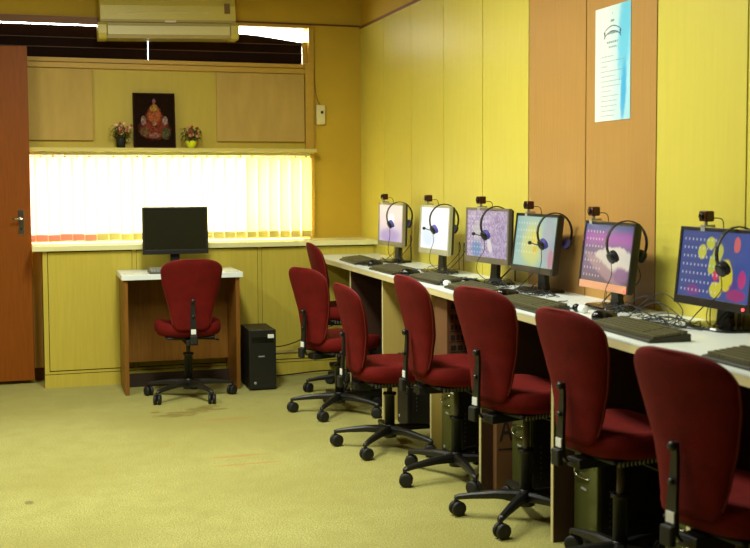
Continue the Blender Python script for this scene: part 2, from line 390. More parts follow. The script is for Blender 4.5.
# ================================================================ low cabinet and sill
CF = 7.645
for i, (x0, x1) in enumerate(((0.045, 0.64), (0.64, 1.502), (1.502, 2.36))):
    lab = ('low yellow cabinet at the left end beside the door', 'low yellow cabinet behind the lone desk and its tower', 'low yellow cabinet in the corner behind the row of chairs')[i]
    c = thing('low_cabinet', lab, 'cabinet', (0, 0, 0), group='low cabinets under the window')
    MB().box(x0, x1 - .001, CF + .012, YB, 0.0, 0.915).build('cabinet_body', m_cab if i else m_cab, c)
    MB().box(x0, x1 - .001, CF, CF + .012, 0.0, 0.088).build('plinth', m_cab, c)
    MB().box(x0 + (.0 if i == 0 else .0), x1 - .001, CF + .004, CF + .0125, 0.088, 0.093).build('plinth_gap', m_dark, c)
    MB().box(x0, x1 - .001, CF, CF + .012, 0.093, 0.108).build('rail', m_cab, c)
    if i == 0: MB().box(x0, x0 + .03, CF, CF + .012, 0.108, 0.915).build('stile', m_cab, c)
    MB().box(x0 + (.03 if i == 0 else .0135), x1 - .0135, CF + .006, CF + .0118, 0.109, 0.914).build('door_gap', m_dark, c)
    MB().box(x1 - .0135, x1 - .0005, CF, CF + .012, 0.108, 0.915).build('stile', m_cab, c)
    if i: MB().box(x0 + .0005, x0 + .0135, CF, CF + .012, 0.108, 0.915).build('stile', m_cab, c)
    d = MB().box(x0 + (.034 if i == 0 else .0165), x1 - .0165, CF - .001, CF + .012, 0.115, 0.908).build('door', m_cab, c, bevel=.0015)
tag(MB().box(-0.02, 2.36, CF - .035, YB, 0.917, 0.952).build('window_sill_counter', m_sill, bevel=.003), 'long ivory sill slab lying along the top of the low cabinets', 'sill')
struct(MB().box(-0.9, 0.045, YB - .02, YB, 0.0, 0.09).build('baseboard_back', m_desk))
struct(MB().box(-0.02, 0.04, YB - .06, YB, 0.09, 0.915).build('trim_8', mat('pale_wood_post', srgb(210, 160, 80), 0.5, var=.15, vscale=8, stretch=(6, 6, .5))))

# ================================================================ door leaf folded back on the left
d = struct(MB().box(-0.92, -0.022, 7.86, 7.90, 0.025, 2.285).build('door_1', m_door, bevel=.002))
h = MB().box(-0.105, -0.065, 7.852, 7.86, 1.02, 1.19).build('door_handle', m_chrome, d, bevel=.003)
MB().tube([(-0.085, 7.855, 1.13), (-0.085, 7.81, 1.13), (-0.10, 7.80, 1.13), (-0.14, 7.80, 1.125)], .008, 10).build('lever', m_chrome, h)
MB().lathe([(.009, 0), (.009, .006)], 12, T(-0.085, 7.855, 1.06) @ RX(PI / 2)).build('key_cylinder', m_ink, h)

# ================================================================ air conditioner
ac = thing('air_conditioner', 'ivory split air conditioner mounted high on the back wall', 'air conditioner', (0.926, YB, 2.37), 0)
ac.rotation_euler = (0, R(-1.6), 0)
def rprof(pts, x0, x1): return MB().loft([[(x, a, c) for a, c in pts] for x in (x0, x1)], False)
body = [(-.024, .02), (-.024, .32), (-.14, .32), (-.185, .29), (-.205, .22), (-.205, .125), (-.19, .105), (-.17, .02)]
rprof(body, -.465, .465).build('casing', m_ivory, ac, bevel=.004)
rprof([(-.02, -.005), (-.02, .10), (-.19, .108), (-.215, .088), (-.215, .03), (-.195, .0), (-.17, -.008)], -.482, -.425).build('end_cap', m_ivory, ac, bevel=.004)
rprof([(-.02, -.005), (-.02, .10), (-.19, .108), (-.215, .088), (-.215, .03), (-.195, .0), (-.17, -.008)], .425, .482).build('end_cap', m_ivory, ac, bevel=.004)
MB().box(-.42, .42, -.216, -.205, .02, .082).build('louvre_flap', mat('flap', srgb(222, 212, 150), 0.4), ac, bevel=.003)
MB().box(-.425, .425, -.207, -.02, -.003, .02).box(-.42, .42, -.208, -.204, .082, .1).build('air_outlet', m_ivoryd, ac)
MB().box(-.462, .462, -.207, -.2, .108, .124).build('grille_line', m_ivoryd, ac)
MB().box(-.03, .045, -.209, -.204, .105, .12).build('display_window', mat('display', srgb(235, 220, 190), 0.2), ac)
MB().box(.385, .425, -.208, -.204, .17, .24).build('badge', mat('badge_gold', srgb(130, 100, 40), 0.4), ac)
MB().tube(spline([(-.44, -.2, .145), (-.2, -.207, .175), (.1, -.207, .18), (.3, -.206, .175)]), .002, 6).build('trim_line', mat('pale_line', srgb(240, 232, 190), 0.3), ac)

# thermostat / remote holder with its cable
rh = thing('wall_switch_box', 'small ivory control box on the back wall between recess and corner', 'control box', (2.048, YB, 1.80))
MB().box(-.036, .03, -.03, 0, -.005, .14).build('box_body', mat('ivory_box', srgb(236, 226, 160), 0.4), rh, bevel=.005)
MB().box(-.004, .014, -.033, -.029, .075, .095).build('display', m_gls, rh)
MB().tube(spline([(-.005, -.008, .145), (-.03, -.006, .2), (-.045, -.006, .35), (-.048, -.006, .71)]), .0025, 6).build('cable', mat('beige_cable', srgb(120, 84, 30), 0.6), rh)

# ================================================================ deity picture and flowers
RED, GOLD = srgb(140, 62, 44), srgb(190, 140, 62)
pm = picture_mat('devotional_painting', srgb(26, 14, 6), [
    (0, -.055, .10, .075, 0, srgb(128, 64, 44), .5), (0, .0, .062, .08, 0, RED, .5), (0, .045, .045, .06, 0, srgb(176, 96, 58), .4),
    (0, .085, .026, .03, 0, GOLD, .3), (0, .135, .012, .02, 0, srgb(140, 90, 90), .4), (-.075, .0, .018, .03, 0, srgb(170, 140, 130), .4), (.075, .0, .018, .03, 0, srgb(170, 140, 130), .4),
    (-.07, -.08, .03, .03, 0, srgb(120, 90, 60), .5), (.08, -.09, .03, .04, 0, srgb(96, 92, 60), .5), (0, -.02, .014, .016, 0, srgb(200, 150, 110), .4), (0, -.105, .04, .02, 0, srgb(170, 110, 96), .4)],
    axes=('X', 'Z'), flip=False, vor=(110, srgb(34, 18, 8), .75), rough=.8)
pm.node_tree.nodes['Principled BSDF'].inputs['Specular IOR Level'].default_value = 0.05
pf = thing('framed_picture', 'dark framed devotional picture of a red and gold seated deity on the shelf', 'picture', (0.822, YB - .085, 1.613))
fr = thing_ = MB()
fr.box(-.146, .146, -.006, .012, 0, .012).box(-.146, .146, -.006, .012, .376, .388).box(-.146, -.134, -.006, .012, .012, .376).box(.134, .146, -.006, .012, .012, .376)
fr.build('frame', mat('dark_frame', srgb(36, 18, 8), 0.7, spec=.1), pf)
MB().box(-.134, .134, -.002, .006, -.182, .182).build('picture_print', pm, pf, loc=(0, 0, .194))
pf.rotation_euler = (R(-5), 0, 0)
def flowers(name, label, x, potm, petals, kind):
    t = thing(name, label, 'flower pot', (x, YB - .085, 1.613)); random.seed(int(x * 1000))
    if kind == 'vase': MB().lathe([(.022, 0), (.030, .004), (.034, .06), (.032, .075), (.026, .075), (.024, .02)], 20).build('pot', potm, t); zc = .115
    else: MB().lathe([(.018, 0), (.026, .004), (.040, .04), (.042, .052), (.036, .052), (.03, .02)], 20).build('pot', potm, t); zc = .10
    lf = MB()
    for i in range(150):
        a = random.uniform(0, 2 * PI); r = random.uniform(.01, .066); z = zc + random.uniform(-.05, .05)
        M = T(r * math.cos(a) * 1.05, r * math.sin(a) * .6, z) @ RZ(a) @ RY(random.uniform(-.2, 1.2))
        lf.add([(0, 0, 0), (.014, .007, .002), (.03, 0, 0), (.014, -.007, .002)], [(0, 1, 2, 3)], False, M)
    for i in range(9):
        a = i * .7; lf.tube([(0, 0, .04), (.02 * math.cos(a), .015 * math.sin(a), zc)], .0018, 5)
    lf.build('foliage', mat('plant_green', srgb(62, 78, 22), 0.6, var=.3, vscale=60), t)
    for col, n in petals:
        bb = MB()
        for i in range(n):
            a = random.uniform(0, 2 * PI); r = random.uniform(.0, .062)
            c = (r * math.cos(a) * 1.15, r * math.sin(a) * .4 - .034, zc + random.uniform(-.02, .055))
            for q in range(5):
                bb.ball((c[0] + .006 * math.cos(q * 1.257), c[1] - .003, c[2] + .006 * math.sin(q * 1.257)), .0055, 6, 4)
        bb.build('blossoms', mat('petal', col, 0.6), t)
flowers('flower_pot', 'dark vase of pink and white flowers left of the deity picture', 0.588, m_blkm, ((srgb(226, 186, 150), 14), (srgb(170, 84, 60), 12)), 'vase')
flowers('flower_pot', 'lime yellow bowl of dark red flowers right of the deity picture', 1.076, mat('lime_pot', srgb(226, 232, 40), 0.35), ((srgb(150, 60, 40), 12), (srgb(200, 150, 110), 6)), 'bowl')

# ================================================================ chair
def chair_back_bm(shell):
    rings = []; N = 28; K = 30
    for k in range(K + 1):
        t = k / K; tt = (0.5 - 0.5 * math.cos(PI * t)) * .5 + .5 * (1 - (1 - t) ** 2); z = .465 + .445 * tt
        # half width along the height
        cps = [(0, .110), (.12, .118), (.3, .134), (.5, .158), (.7, .180), (.85, .188), (1, .182)]
        for (a, wa), (b_, wb) in zip(cps, cps[1:]):
            if a <= tt <= b_: wd = wa + (wb - wa) * (tt - a) / (b_ - a)
        sp = [(0, -.200), (.2, -.188), (.42, -.192), (.65, -.215), (.85, -.243), (1, -.268)]
        for (a, wa), (b_, wb) in zip(sp, sp[1:]):
            if a <= tt <= b_: xc = wa + (wb - wa) * (tt - a) / (b_ - a)
        th = .034 * (math.sin(PI * min(max(tt, .015), .985)) ** .35)
        if tt < .2: th *= .75 + 1.25 * tt
        if tt > .80: wd *= max(.0, 1 - min((tt - .80) / .203, 1) ** 3.2) ** (1 / 2.6)
        if tt < .12: wd *= .75 + .25 * (1 - ((.12 - tt) / .12) ** 2) ** .5
        ring = []
        for i in range(N):
            a = 2 * PI * i / N; ca, sa = math.cos(a), math.sin(a)
            px = math.copysign(abs(ca) ** .75, ca) * th; py = math.copysign(abs(sa) ** .62, sa) * wd
            ring.append((xc + px + .75 * py * py + .02 * (1 if ca > 0 else 0) * 0, py, z))
        rings.append(ring)
    left = [((r[7][0] + r[7][0]) / 2, r[7][1], r[7][2]) for r in rings[2:-1]]; right = [(r[21][0], r[21][1], r[21][2]) for r in rings[2:-1]]
    return MB().loft(rings, True), left + right[::-1]
def seat_bm():
    rings = []; N = 40
    prof = [(.80, -.045), (.92, -.038), (.985, -.02), (1.0, .0), (.985, .018), (.93, .030), (.80, .037), (.5, .040), (.2, .038), (.02, .037)]
    for s_, dz in prof:
        ring = []
        for i in range(N):
            a = 2 * PI * i / N; ca, sa = math.cos(a), math.sin(a)
            x = math.copysign(abs(ca) ** .72, ca) * .215 * s_ + .02; y = math.copysign(abs(sa) ** .72, sa) * .205 * s_
            z = .463 + dz - .018 * max(0, (x - .12) / .12) ** 2 + (.02 * (abs(y) / .2) ** 2 if dz > 0 else 0) - (.006 if dz > .03 else 0)
            ring.append((x, y, z))
        rings.append(ring)
    return MB().loft(rings, True)
def base_bm():
    b = MB(); b.lathe([(.018, .055), (.036, .058), (.038, .085), (.03, .12), (.027, .125)], 20)
    for k in range(5):
        M = RZ(2 * PI * k / 5)
        rings = []
        for x, z, hw, hh in ((.02, .098, .024, .020), (.12, .098, .018, .016), (.22, .088, .014, .012), (.275, .080, .013, .010), (.288, .074, .011, .008)):
            rings.append([(x, -hw, z - hh), (x, hw, z - hh), (x, hw, z + hh * .4), (x, hw * .55, z + hh), (x, -hw * .55, z + hh), (x, -hw, z + hh * .4)])
        b.loft(rings, False, M)
    return b
SEATP = ('seat', 'backrest', 'back_bracket', 'seat_mechanism', 'gas_piston')
def make_chair():
    t = thing('office_chair', 'x', 'chair')
    s_ = seat_bm().build('seat', m_red, t)
    MB().box(-.15, .17, -.15, .15, .405, .421).build('seat_pan', m_blkm, s_, bevel=.01)
    bm_, outline = chair_back_bm(0)
    bk = bm_.build('backrest', m_red, t)
    MB().tube(outline, .0035, 6).build('piping', m_redp, bk)
    pts = []
    for k in range(23):
        a = k / 22
    br = MB()
    br.loft([[(x - .006, -wd, z), (x + .006, -wd, z), (x + .006, wd, z), (x - .006, wd, z)] for x, z, wd in
             ((-.19, .398, .02), (-.235, .40, .02), (-.252, .42, .02), (-.252, .50, .018), (-.246, .58, .014), (-.244, .63, .011), (-.246, .665, .009))], False)
    bo = br.build('back_bracket', m_blk, t, bevel=.003)
    MB().lathe([(.012, 0), (.014, .006), (.010, .014)], 12, T(-.252, 0, .655) @ RY(-PI / 2)).build('bolt', m_blk, bo)
    MB().lathe([(.009, 0), (.009, .008)], 10, T(-.256, 0, .56) @ RY(-PI / 2)).build('bolt', m_blk, bo)
    MB().box(-.262, -.2585, -.015, .015, .45, .48).build('white_label', m_white, bo)
    MB().box(-.278, -.255, -.022, .022, .388, .445).build('bracket_cover', m_blkm, bo, bevel=.006)
    me = MB().box(-.20, .07, -.035, .035, .372, .405).box(-.06, .06, -.10, .10, .39, .408).tube([(.02, -.03, .385), (.02, -.17, .378), (.02, -.2, .37)], .006, 8)
    mo = me.build('seat_mechanism', m_blkm, t, bevel=.004)
    pb = MB(); 
    for i in range(14): pb.box(-.13 + i * .017, -.123 + i * .017, -.156, -.151, .398, .416)
    pb.build('pan_ribs', m_grey, mo)
    MB().lathe([(.026, .10), (.026, .272), (.034, .276), (.034, .288), (.024, .29)], 20).build('column_sleeve', m_blk, t)
    MB().lathe([(.0135, .12), (.0135, .385)], 16).build('gas_piston', m_grey, t)
    base_bm().build('star_base', m_blk, t, bevel=.002)
    for k in range(5):
        a = 2 * PI * k / 5; M = RZ(a) @ T(.285, 0, 0)
        c = MB().tube([(0, 0, .085), (0, 0, .045)], .007, 8, M)
        c.box(-.016, .012, -.006, .006, .024, .052, M)
        co = c.build('castor', m_blk, t)
        Mw = M @ RZ(R(35 * (-1) ** k)) @ T(-.008, 0, .031)
        wb = MB()
        for s2 in (-1, 1): wb.lathe([(.012, -.009), (.026, -.009), (.031, -.005), (.031, .006), (.024, .010), (.012, .008)], 20, Mw @ T(0, s2 * .014, 0) @ RX(PI / 2 * s2))
        wb.build('castor_wheel', m_blkm, co)
    return t
chair0 = make_chair(); used = False
def put_chair(x, y, heading, dz, spin, label, group='red office chairs along the bench'):
    """heading: direction the seat faces; spin: angle of the star base; dz: gas lift"""
    global used
    c = copy_tree(chair0) if used else chair0
    used = True
    c.location = (x, y, 0); c.rotation_euler = (0, 0, 0); tag(c, label, 'chair', group)
    for ch in [o for o in COL.objects if o.parent == c]:
        nm = ch.name.split('.')[0]
        if nm in SEATP: ch.location.z = dz if nm != 'gas_piston' else min(dz, .06); ch.rotation_euler.z = R(heading)
        elif nm in ('star_base', 'castor'): ch.rotation_euler.z = R(spin)
    return c
put_chair(1.955, 6.93, -4, .065, 176, 'red office chair farthest from the camera, at the corner end of the bench')
CH = [(1.705, 6.28, 20, -.035, 162, 'red office chair second from the corner, its back overlapping the farthest chair'),
      (1.718, 5.345, 2, -.055, 155, 'lowest red office chair, third from the corner, in front of the pale bench dividers'),
      (1.832, 4.69, 2, .035, 121, 'red office chair fourth from the corner, beside the carton under the bench'),
      (1.87, 4.02, 15, .045, 153, 'red office chair fifth from the corner, third nearest the camera'),
      (1.905, 3.33, 9, .03, 170, 'red office chair second nearest the camera, in front of the screen with the purple sky'),
      (1.84, 2.56, 11, .01, 176, 'dark red office chair nearest the camera, cut off by the lower right corner')]
for a in CH: put_chair(*a)
put_chair(0.915, 7.03, 90, -.012, 76, 'red office chair seen from behind at the lone desk by the window', 'x')
for o in COL.objects:
    if o.get('group') == 'x': del o['group']

# ================================================================ lone desk
dk = thing('computer_desk', 'small brown desk with a white top standing against the low cabinets', 'desk', (0, 0, 0))
MB().box(0.520, 1.30, 7.19, 7.63, 0.745, 0.780).build('desktop', m_top, dk, bevel=.002)
MB().box(0.535, 0.560, 7.21, 7.625, 0.0, 0.745).build('side_panel', m_desk, dk)
MB().box(1.255, 1.280, 7.21, 7.625, 0.0, 0.745).build('side_panel', m_desk, dk)
MB().box(0.560, 1.255, 7.56, 7.58, 0.16, 0.745).build('modesty_panel', m_desk, dk)
MB().box(0.560, 1.255, 7.50, 7.52, 0.0, 0.09).build('foot_rail', m_dark, dk)

# ================================================================ monitors
def monitor(label, X, Y, Z, rot, tilt, frm, chin, screen_m, group, base_z, w_=.426, h_=.278, deep=.05, bx=0.03, led=None, off=False, dz_base=0):
    """screen faces local -X"""
    t = thing('computer_monitor', label, 'monitor', (X, Y, base_z), rot, group)
    M = T(0, 0, Z - base_z) @ RY(tilt)
    bz = .014; ch = .030
    f = MB()
    f.box(0, .02, -w_ / 2, -w_ / 2 + bz, -h_ / 2, h_ / 2, M).box(0, .02, w_ / 2 - bz, w_ / 2, -h_ / 2, h_ / 2, M).box(0, .02, -w_ / 2 + bz, w_ / 2 - bz, h_ / 2 - bz, h_ / 2, M)
    f.build('bezel', frm, t, bevel=.002)
    c = MB().box(-.001, .02, -w_ / 2 + bz, w_ / 2 - bz, -h_ / 2, -h_ / 2 + ch, M).build('lower_bezel', chin, t, bevel=.0015)
    if chin is not frm: c['label'] = 'strip under the screen with pink reflected light in its colour'
    sc_ = MB().box(.004, .012, -w_ / 2 + bz, w_ / 2 - bz, -h_ / 2 + ch, h_ / 2 - bz)
    so = sc_.build('screen', screen_m, t); so.matrix_local = M
    hs = MB(); yy = w_ / 2; zz = h_ / 2
    def rect(x, a, b_): return [(x, -a, -b_), (x, a, -b_), (x, a, b_), (x, -a, b_)]
    hs.loft([rect(.02, yy * .985, zz * .98), rect(.035, yy * .965, zz * .94), rect(.02 + deep * .7, yy * .66, zz * .74), rect(.02 + deep, yy * .36, zz * .5)], False, M)
    hs.build('rear_housing', m_blk, t, bevel=.004)
    top = M @ Vector((.03, 0, -.06)); 
    nk = MB(); nk.loft([[(x - .012, -a, z), (x + .012, -a, z), (x + .012, a, z), (x - .012, a, z)] for x, z, a in ((bx + .02, .008, .045), (bx + .02, .04, .032), (top.x + .03, top.z - .08, .03), (top.x + .03, top.z, .03))], False)
    nk.build('neck', m_blk, t, bevel=.003)
    st = MB(); n = 28
    ring = lambda s_, z: [(bx + math.copysign(abs(math.cos(a)) ** .6, math.cos(a)) * .086 * s_, math.copysign(abs(math.sin(a)) ** .6, math.sin(a)) * .135 * s_, z) for a in [2 * PI * i / n for i in range(n)]]
    st.loft([ring(1, 0), ring(1, .006), ring(.96, .011), ring(.5, .016)], False)
    st.build('stand_base', m_gls, t)
    if led: MB().ball(tuple(M @ Vector((-.003, -w_ / 2 + .028, -h_ / 2 + .012))), .005, 8, 6).build('power_light', m_led, t)
    return t
# screens (desktop pictures)
PURP, BLUE, WHT = srgb(120, 100, 210), srgb(90, 110, 210), srgb(235, 238, 250)
E_ = .8
S = [
 picture_mat('screen_lilac', srgb(214, 200, 214), [(.01, .035, .05, .035, 0, srgb(250, 252, 255), .6), (-.02, -.07, .16, .045, 0, srgb(150, 128, 205), .8)], emit=E_, rough=.3, grad=[('v', .1, -.1, srgb(190, 175, 215))]),
 picture_mat('screen_white', srgb(238, 240, 250), [(-.08, -.03, .10, .07, 0, srgb(205, 222, 250), .8)], emit=E_ * 1.1, rough=.3),
 picture_mat('screen_mosaic', srgb(150, 128, 170), [(-.09, .02, .04, .05, 0, srgb(190, 190, 190), .7), (-.10, -.07, .05, .04, 0, srgb(110, 150, 190), .7), (.03, -.05, .02, .04, .4, srgb(225, 220, 220), .5)], emit=E_, rough=.3, vor=(90, srgb(214, 205, 222), .8), icons=(-.19, .0, -.1, .11, .028, .026)),
 picture_mat('screen_teal', srgb(150, 196, 188), [(-.02, -.01, .10, .10, .5, srgb(200, 212, 120), .8), (.0, .02, .035, .03, 0, srgb(226, 214, 80), .5), (.01, -.03, .02, .02, 0, srgb(230, 200, 40), .5), (.13, .02, .06, .12, 0, srgb(150, 170, 185), .7), (.17, -.07, .025, .05, 0, srgb(180, 120, 150), .6)], emit=E_ * .9, rough=.3, icons=(-.19, .03, -.06, .11, .027, .034)),
 picture_mat('screen_sunset_rock', srgb(120, 100, 140), [(.07, -.015, .15, .055, .0, srgb(232, 226, 206), .2), (-.02, -.01, .08, .035, 0, srgb(226, 218, 200), .3), (.02, -.075, .12, .02, -.2, srgb(130, 100, 130), .5), (-.02, -.055, .16, .025, -.35, srgb(176, 146, 150), .6), (.13, -.07, .06, .03, 0, srgb(150, 110, 150), .6)], emit=E_ * .85, rough=.3, grad=[('v', .02, .07, srgb(170, 80, 180)), ('v', .07, .12, srgb(62, 84, 150)), ('v', -.04, -.1, srgb(112, 96, 112))], icons=(-.19, -.03, -.1, .11, .026, .03)),
 picture_mat('screen_flowers', srgb(62, 84, 150), [(.06, -.05, .07, .03, 0, srgb(90, 60, 150), .5),
   (-.03, .085, .024, .022, 0, srgb(206, 212, 60), .25), (-.075, .052, .024, .026, 0, srgb(214, 214, 70), .25), (.015, .05, .026, .038, -.3, srgb(200, 204, 80), .25), (-.01, .01, .024, .034, -.2, srgb(196, 206, 70), .25),
   (.068, -.02, .036, .055, .1, srgb(222, 210, 50), .2), (.02, -.075, .035, .028, 0, srgb(222, 214, 60), .25), (.012, -.025, .018, .018, 0, srgb(220, 60, 100), .3), (.115, .085, .018, .026, 0, srgb(222, 110, 110), .3), (.155, -.03, .02, .03, 0, srgb(200, 60, 130), .3), (-.11, -.085, .04, .018, 0, srgb(130, 60, 140), .5), (.13, -.085, .05, .02, 0, srgb(165, 50, 120), .4)],
   emit=E_ * .8, rough=.3, grad=[('u', .05, .2, srgb(66, 90, 165))], icons=(-.19, .03, -.1, .11, .022, .03))]
m_bzg = mat('taupe_bezel', srgb(112, 104, 84), 0.4); m_bzs = mat('silver_bezel', srgb(172, 170, 140), 0.35); m_bzp = mat('pink_reflection_strip', srgb(216, 156, 122), 0.35)  # last one: pink light reflected on a lower bezel, put into its colour
m_bzd = mat('dim_silver', srgb(140, 132, 100), 0.4)
WT = 0.85
MON = [((2.19, 6.79, 1.092, R(4), R(1.5)), m_bzd, m_bzd, 'monitor farthest down the bench, showing a lilac and white picture', .06),
       ((2.166, 5.905, 1.093, R(3), R(3)), m_bzs, m_bzs, 'silver edged monitor with a nearly white screen, second from the corner', .065),
       ((2.168, 5.147, 1.093, R(7.5), R(1.5)), m_bzg, m_bzg, 'taupe framed monitor with a purple mosaic picture, third from the corner', .06),
       ((2.22, 4.70, 1.076, R(2), R(7)), m_blk, m_blk, 'black monitor with a pale teal and yellow screen before the first brown panel', .045),
       ((2.19, 3.965, 1.063, R(-1), R(7)), m_blk, m_bzp, 'black monitor showing a purple sky over a pale rock, pink reflected light coloured into the strip below', .045),
       ((2.235, 3.29, 1.062, R(2), R(6)), m_blk, m_blk, 'black monitor showing yellow and pink flowers, nearest the camera', .045)]
mons = []
for i, ((X, Y, Z, r_, ti), fm, cm, lab, dp) in enumerate(MON):
    kw = {}
    mons.append(monitor(lab, X, Y, Z, r_, ti, fm, cm, S[i], 'lit monitors along the bench', WT, deep=dp, led=(i in (4, 5)), bx=.035))
m_off = mat('dark_screen', srgb(34, 34, 20), 0.22)
monitor('switched off black monitor on the lone desk, in front of the bright blind', 0.893, 7.42, 1.05, PI / 2, R(2), m_blk, m_blk, m_off, None, 0.78, w_=.432, h_=.314)

# ================================================================ bench
zt = WT
def fx(y): return 1.79 + (y - 2.5) * (1.875 - 1.79) / (7.15 - 2.5)
CE = CF - .003
b = MB().prism([(XW - .001, 1.0), (XW - .001, CE), (fx(CE), CE), (fx(1.0), 1.0)], zt - .006, zt)
bt = thing('bench_worktop', 'long white laminate worktop running along the right wall under the monitors', 'worktop')
b.build('top_surface', m_top, bt)
MB().prism([(XW - .001, 1.0), (XW - .001, CE), (fx(CE) + .001, CE), (fx(1.0) + .001, 1.0)], zt - .034, zt - .006).build('slab', m_edge, bt)
PY = [6.70, 5.98, 5.135, 4.465, 3.725, 2.79, 2.0]
PL = ['nearest the corner', 'behind the lowest chair, second from the corner', 'behind the carton, middle of the bench', 'behind the fourth and fifth chairs', 'left of the tower with the silver handle', 'behind the nearest chair', 'outside']
m_part = mat('yellow_divider', srgb(196, 172, 92), 0.55, var=0.1, vscale=8, stretch=(6, 6, .5))
m_partshade = mat('shaded_divider', srgb(62, 36, 18), 0.6)  # divider faces with the shade under the bench put into their colour
for y, lab in zip(PY, PL):
    if lab == 'outside': lab = 'hidden beyond the nearest chair'
    t = thing('bench_divider', 'upright panel under the bench ' + lab, 'panel', (0, y, 0), group='upright panels under the bench')
    MB().box(fx(y) + .03, XW - .031, -.009, .009, 0, zt - .0345).build('panel', m_part if lab[:6] in ('behind',) and y > 5 else m_partshade, t)
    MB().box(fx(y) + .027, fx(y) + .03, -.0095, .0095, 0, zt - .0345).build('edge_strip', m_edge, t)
tag(MB().box(XW - .03, XW - .004, 1.0, CE, 0.0, zt - .036).build('wall_shade_board', mat('painted_wall_shade', srgb(70, 44, 22), 0.7)), 'added dark board standing for the shaded wall beneath the bench', 'board')  # added sheet over the wall, its dark colour stands for the shade there

# ================================================================ computer towers
def tower(label, loc, rz, front, group=None, handle=True, led=False):
    """front faces local -X, width along Y"""
    t = thing('computer_tower', label, 'computer tower', loc, rz, group)
    MB().box(.012, .34, -.088, .088, .012, .40).build('case', m_case, t, bevel=.004)
    for sx in (.03, .30): MB().box(sx, sx + .03, -.08, .08, 0, .013).build('foot', m_blkm, t)
    f = MB().box(-.012, .012, -.09, .09, .008, .402).build('front_panel', front, t, bevel=.006)
    MB().box(-.0135, -.011, -.072, .072, .315, .352).build('drive_cover', front if front is m_tgr else m_gls, t)
    MB().box(-.0135, -.011, -.07, .07, .025, .045).build('vent_grille', m_blkm, t)
    MB().box(-.0145, -.011, -.012, .028, .222, .23).build('button', m_silver, t)
    if handle: MB().tube(spline([(-.014, -.03, .318), (-.022, .03, .314), (-.022, .06, .30), (-.022, .055, .27), (-.014, -.03, .268)], 4), .004, 6).build('silver_handle', m_chrome, t)
    MB().box(-.0145, -.0115, -.075, -.035, .335 if handle else .345, .37).build('white_label', m_white, t)
    v = MB()
    for i in range(7): v.box(.04, .046, -.0895, -.0875, .10 + i * .022, .108 + i * .022)
    v.build('side_vents', m_grey, t)
    if led: MB().ball((-.014, .06, .20), .006, 8, 6).build('power_light', m_ledb, t)
    MB().ball((-.0125, .05, .05), .010, 10, 6, (.3, 1, 1)).build('round_badge', m_silver, t)
    return t
tower('black computer tower standing on the carpet right of the lone desk', (1.41, 7.12, 0), PI / 2 - R(1), m_blk, None, False)
tower('black tower behind the second chair under the bench', (1.95, 6.53, 0), 0, m_case, 'towers under the bench', False)
tower('dark tower behind the lowest chair\'s column', (1.95, 5.80, 0), 0, m_case, 'towers under the bench', False)
tower('olive fronted tower below the printed carton', (1.93, 5.03, 0), 0, m_tgr, 'towers under the bench')
tower('olive fronted tower with a bright white label, beside lettered cardboard', (1.985, 4.30, 0), 0, m_tgr, 'towers under the bench')
tower('olive fronted tower with silver handle, beneath the second nearest chair', (1.93, 3.61, 0), 0, m_tgr, 'towers under the bench')
tower('tower with a small blue light behind the nearest chair', (1.93, 2.98, 0), 0, m_tgr, 'towers under the bench', True, True)

# cartons
ct = thing('cardboard_carton', 'tall brown carton printed with rows of dark lettering under the bench, on the middle tower', 'carton', (2.05, 5.03, .402))
MB().box(-.17, .17, -.085, .085, 0, .405).build('carton_body', m_carton, ct, bevel=.003)
FM = T(0, -.0862, 0) @ RX(PI / 2)
text_part('100%', .058, m_ink, ct, FM @ T(-.07, .10, 0))
text_part('SMART', .05, m_ink, ct, FM @ T(-.055, .045, 0))
ln = MB(); random.seed(2)
for r_ in range(5):
    z = .15 + r_ * .05; x = -.15
    while x < .12:
        wd = random.uniform(.012, .028); ln.box(x, x + wd, -.0866, -.0855, z, z + .024); x += wd + .008
    ln.box(-.155, .14, -.0864, -.0855, z - .010, z - .007)
ln.build('printed_rows', m_ink, ct)
cs = thing('flattened_carton', 'flattened brown cardboard with large lettering standing behind an olive fronted tower', 'cardboard', (2.11, 4.435, 0))
MB().box(-.2, .2, -.02, .02, 0, .45).build('carton_body', m_carton, cs, bevel=.003)
text_part('AG', .15, m_ink, cs, T(-.12, -.0212, .27) @ RX(PI / 2), sx=.62)
MB().box(-.19, -.03, -.0214, -.0205, .185, .192).build('printed_line', m_ink, cs)

# ================================================================ keyboards and mice
def cordpath(rng, p0, p1, sag=0.05, n=5, z=.003):
    P = [Vector(p0)]
    d = Vector(p1) - Vector(p0)
    for i in range(1, n):
        q = Vector(p0) + d * (i / n) + Vector((rng.uniform(-sag * .7, sag * .7), rng.uniform(-sag, sag), 0)); q.z = z + rng.uniform(0, .004); P.append(q)
    P.append(Vector(p1)); return spline(P, 6)
def keyboard(label, loc, rz, km, bm_, seed, cord_end=(.2, .0), group='keyboards on the bench'):
    t = thing('keyboard', label, 'keyboard', loc, rz, group)
    b = MB(); L_ = .222
    b.loft([[(-.075, y, 0), (.075, y, 0), (.075, y, .024), (.06, y, .026), (-.068, y, .012), (-.076, y, .008)] for y in (-L_, L_)], False)
    b.build('keyboard_body', bm_, t, bevel=.002)
    k = MB()
    for r_ in range(6):
        x = -.058 + r_ * .0205 + (.004 if r_ == 5 else 0); zz = .0135 + (x + .068) * .108
        y = L_ - .010; c = 0
        while y > -L_ + .02:
            wk = .0165 if not (r_ == 0 and 4 <= c <= 4) else .10
            if abs(y - .052 * -1) < .004 or abs(y - (-.116)) < .006: y -= .007
            k.box(x, x + .0165, y - wk, y, zz - .002, zz + .008); y -= wk + .0028; c += 1
    k.build('keys', km, t)
    rng = random.Random(seed)
    MB().tube(cordpath(rng, (.076, .05, .012), (.076 + cord_end[0], cord_end[1], .005), .05, 5), .0022, 6).build('cord', m_cable, t)
    return t
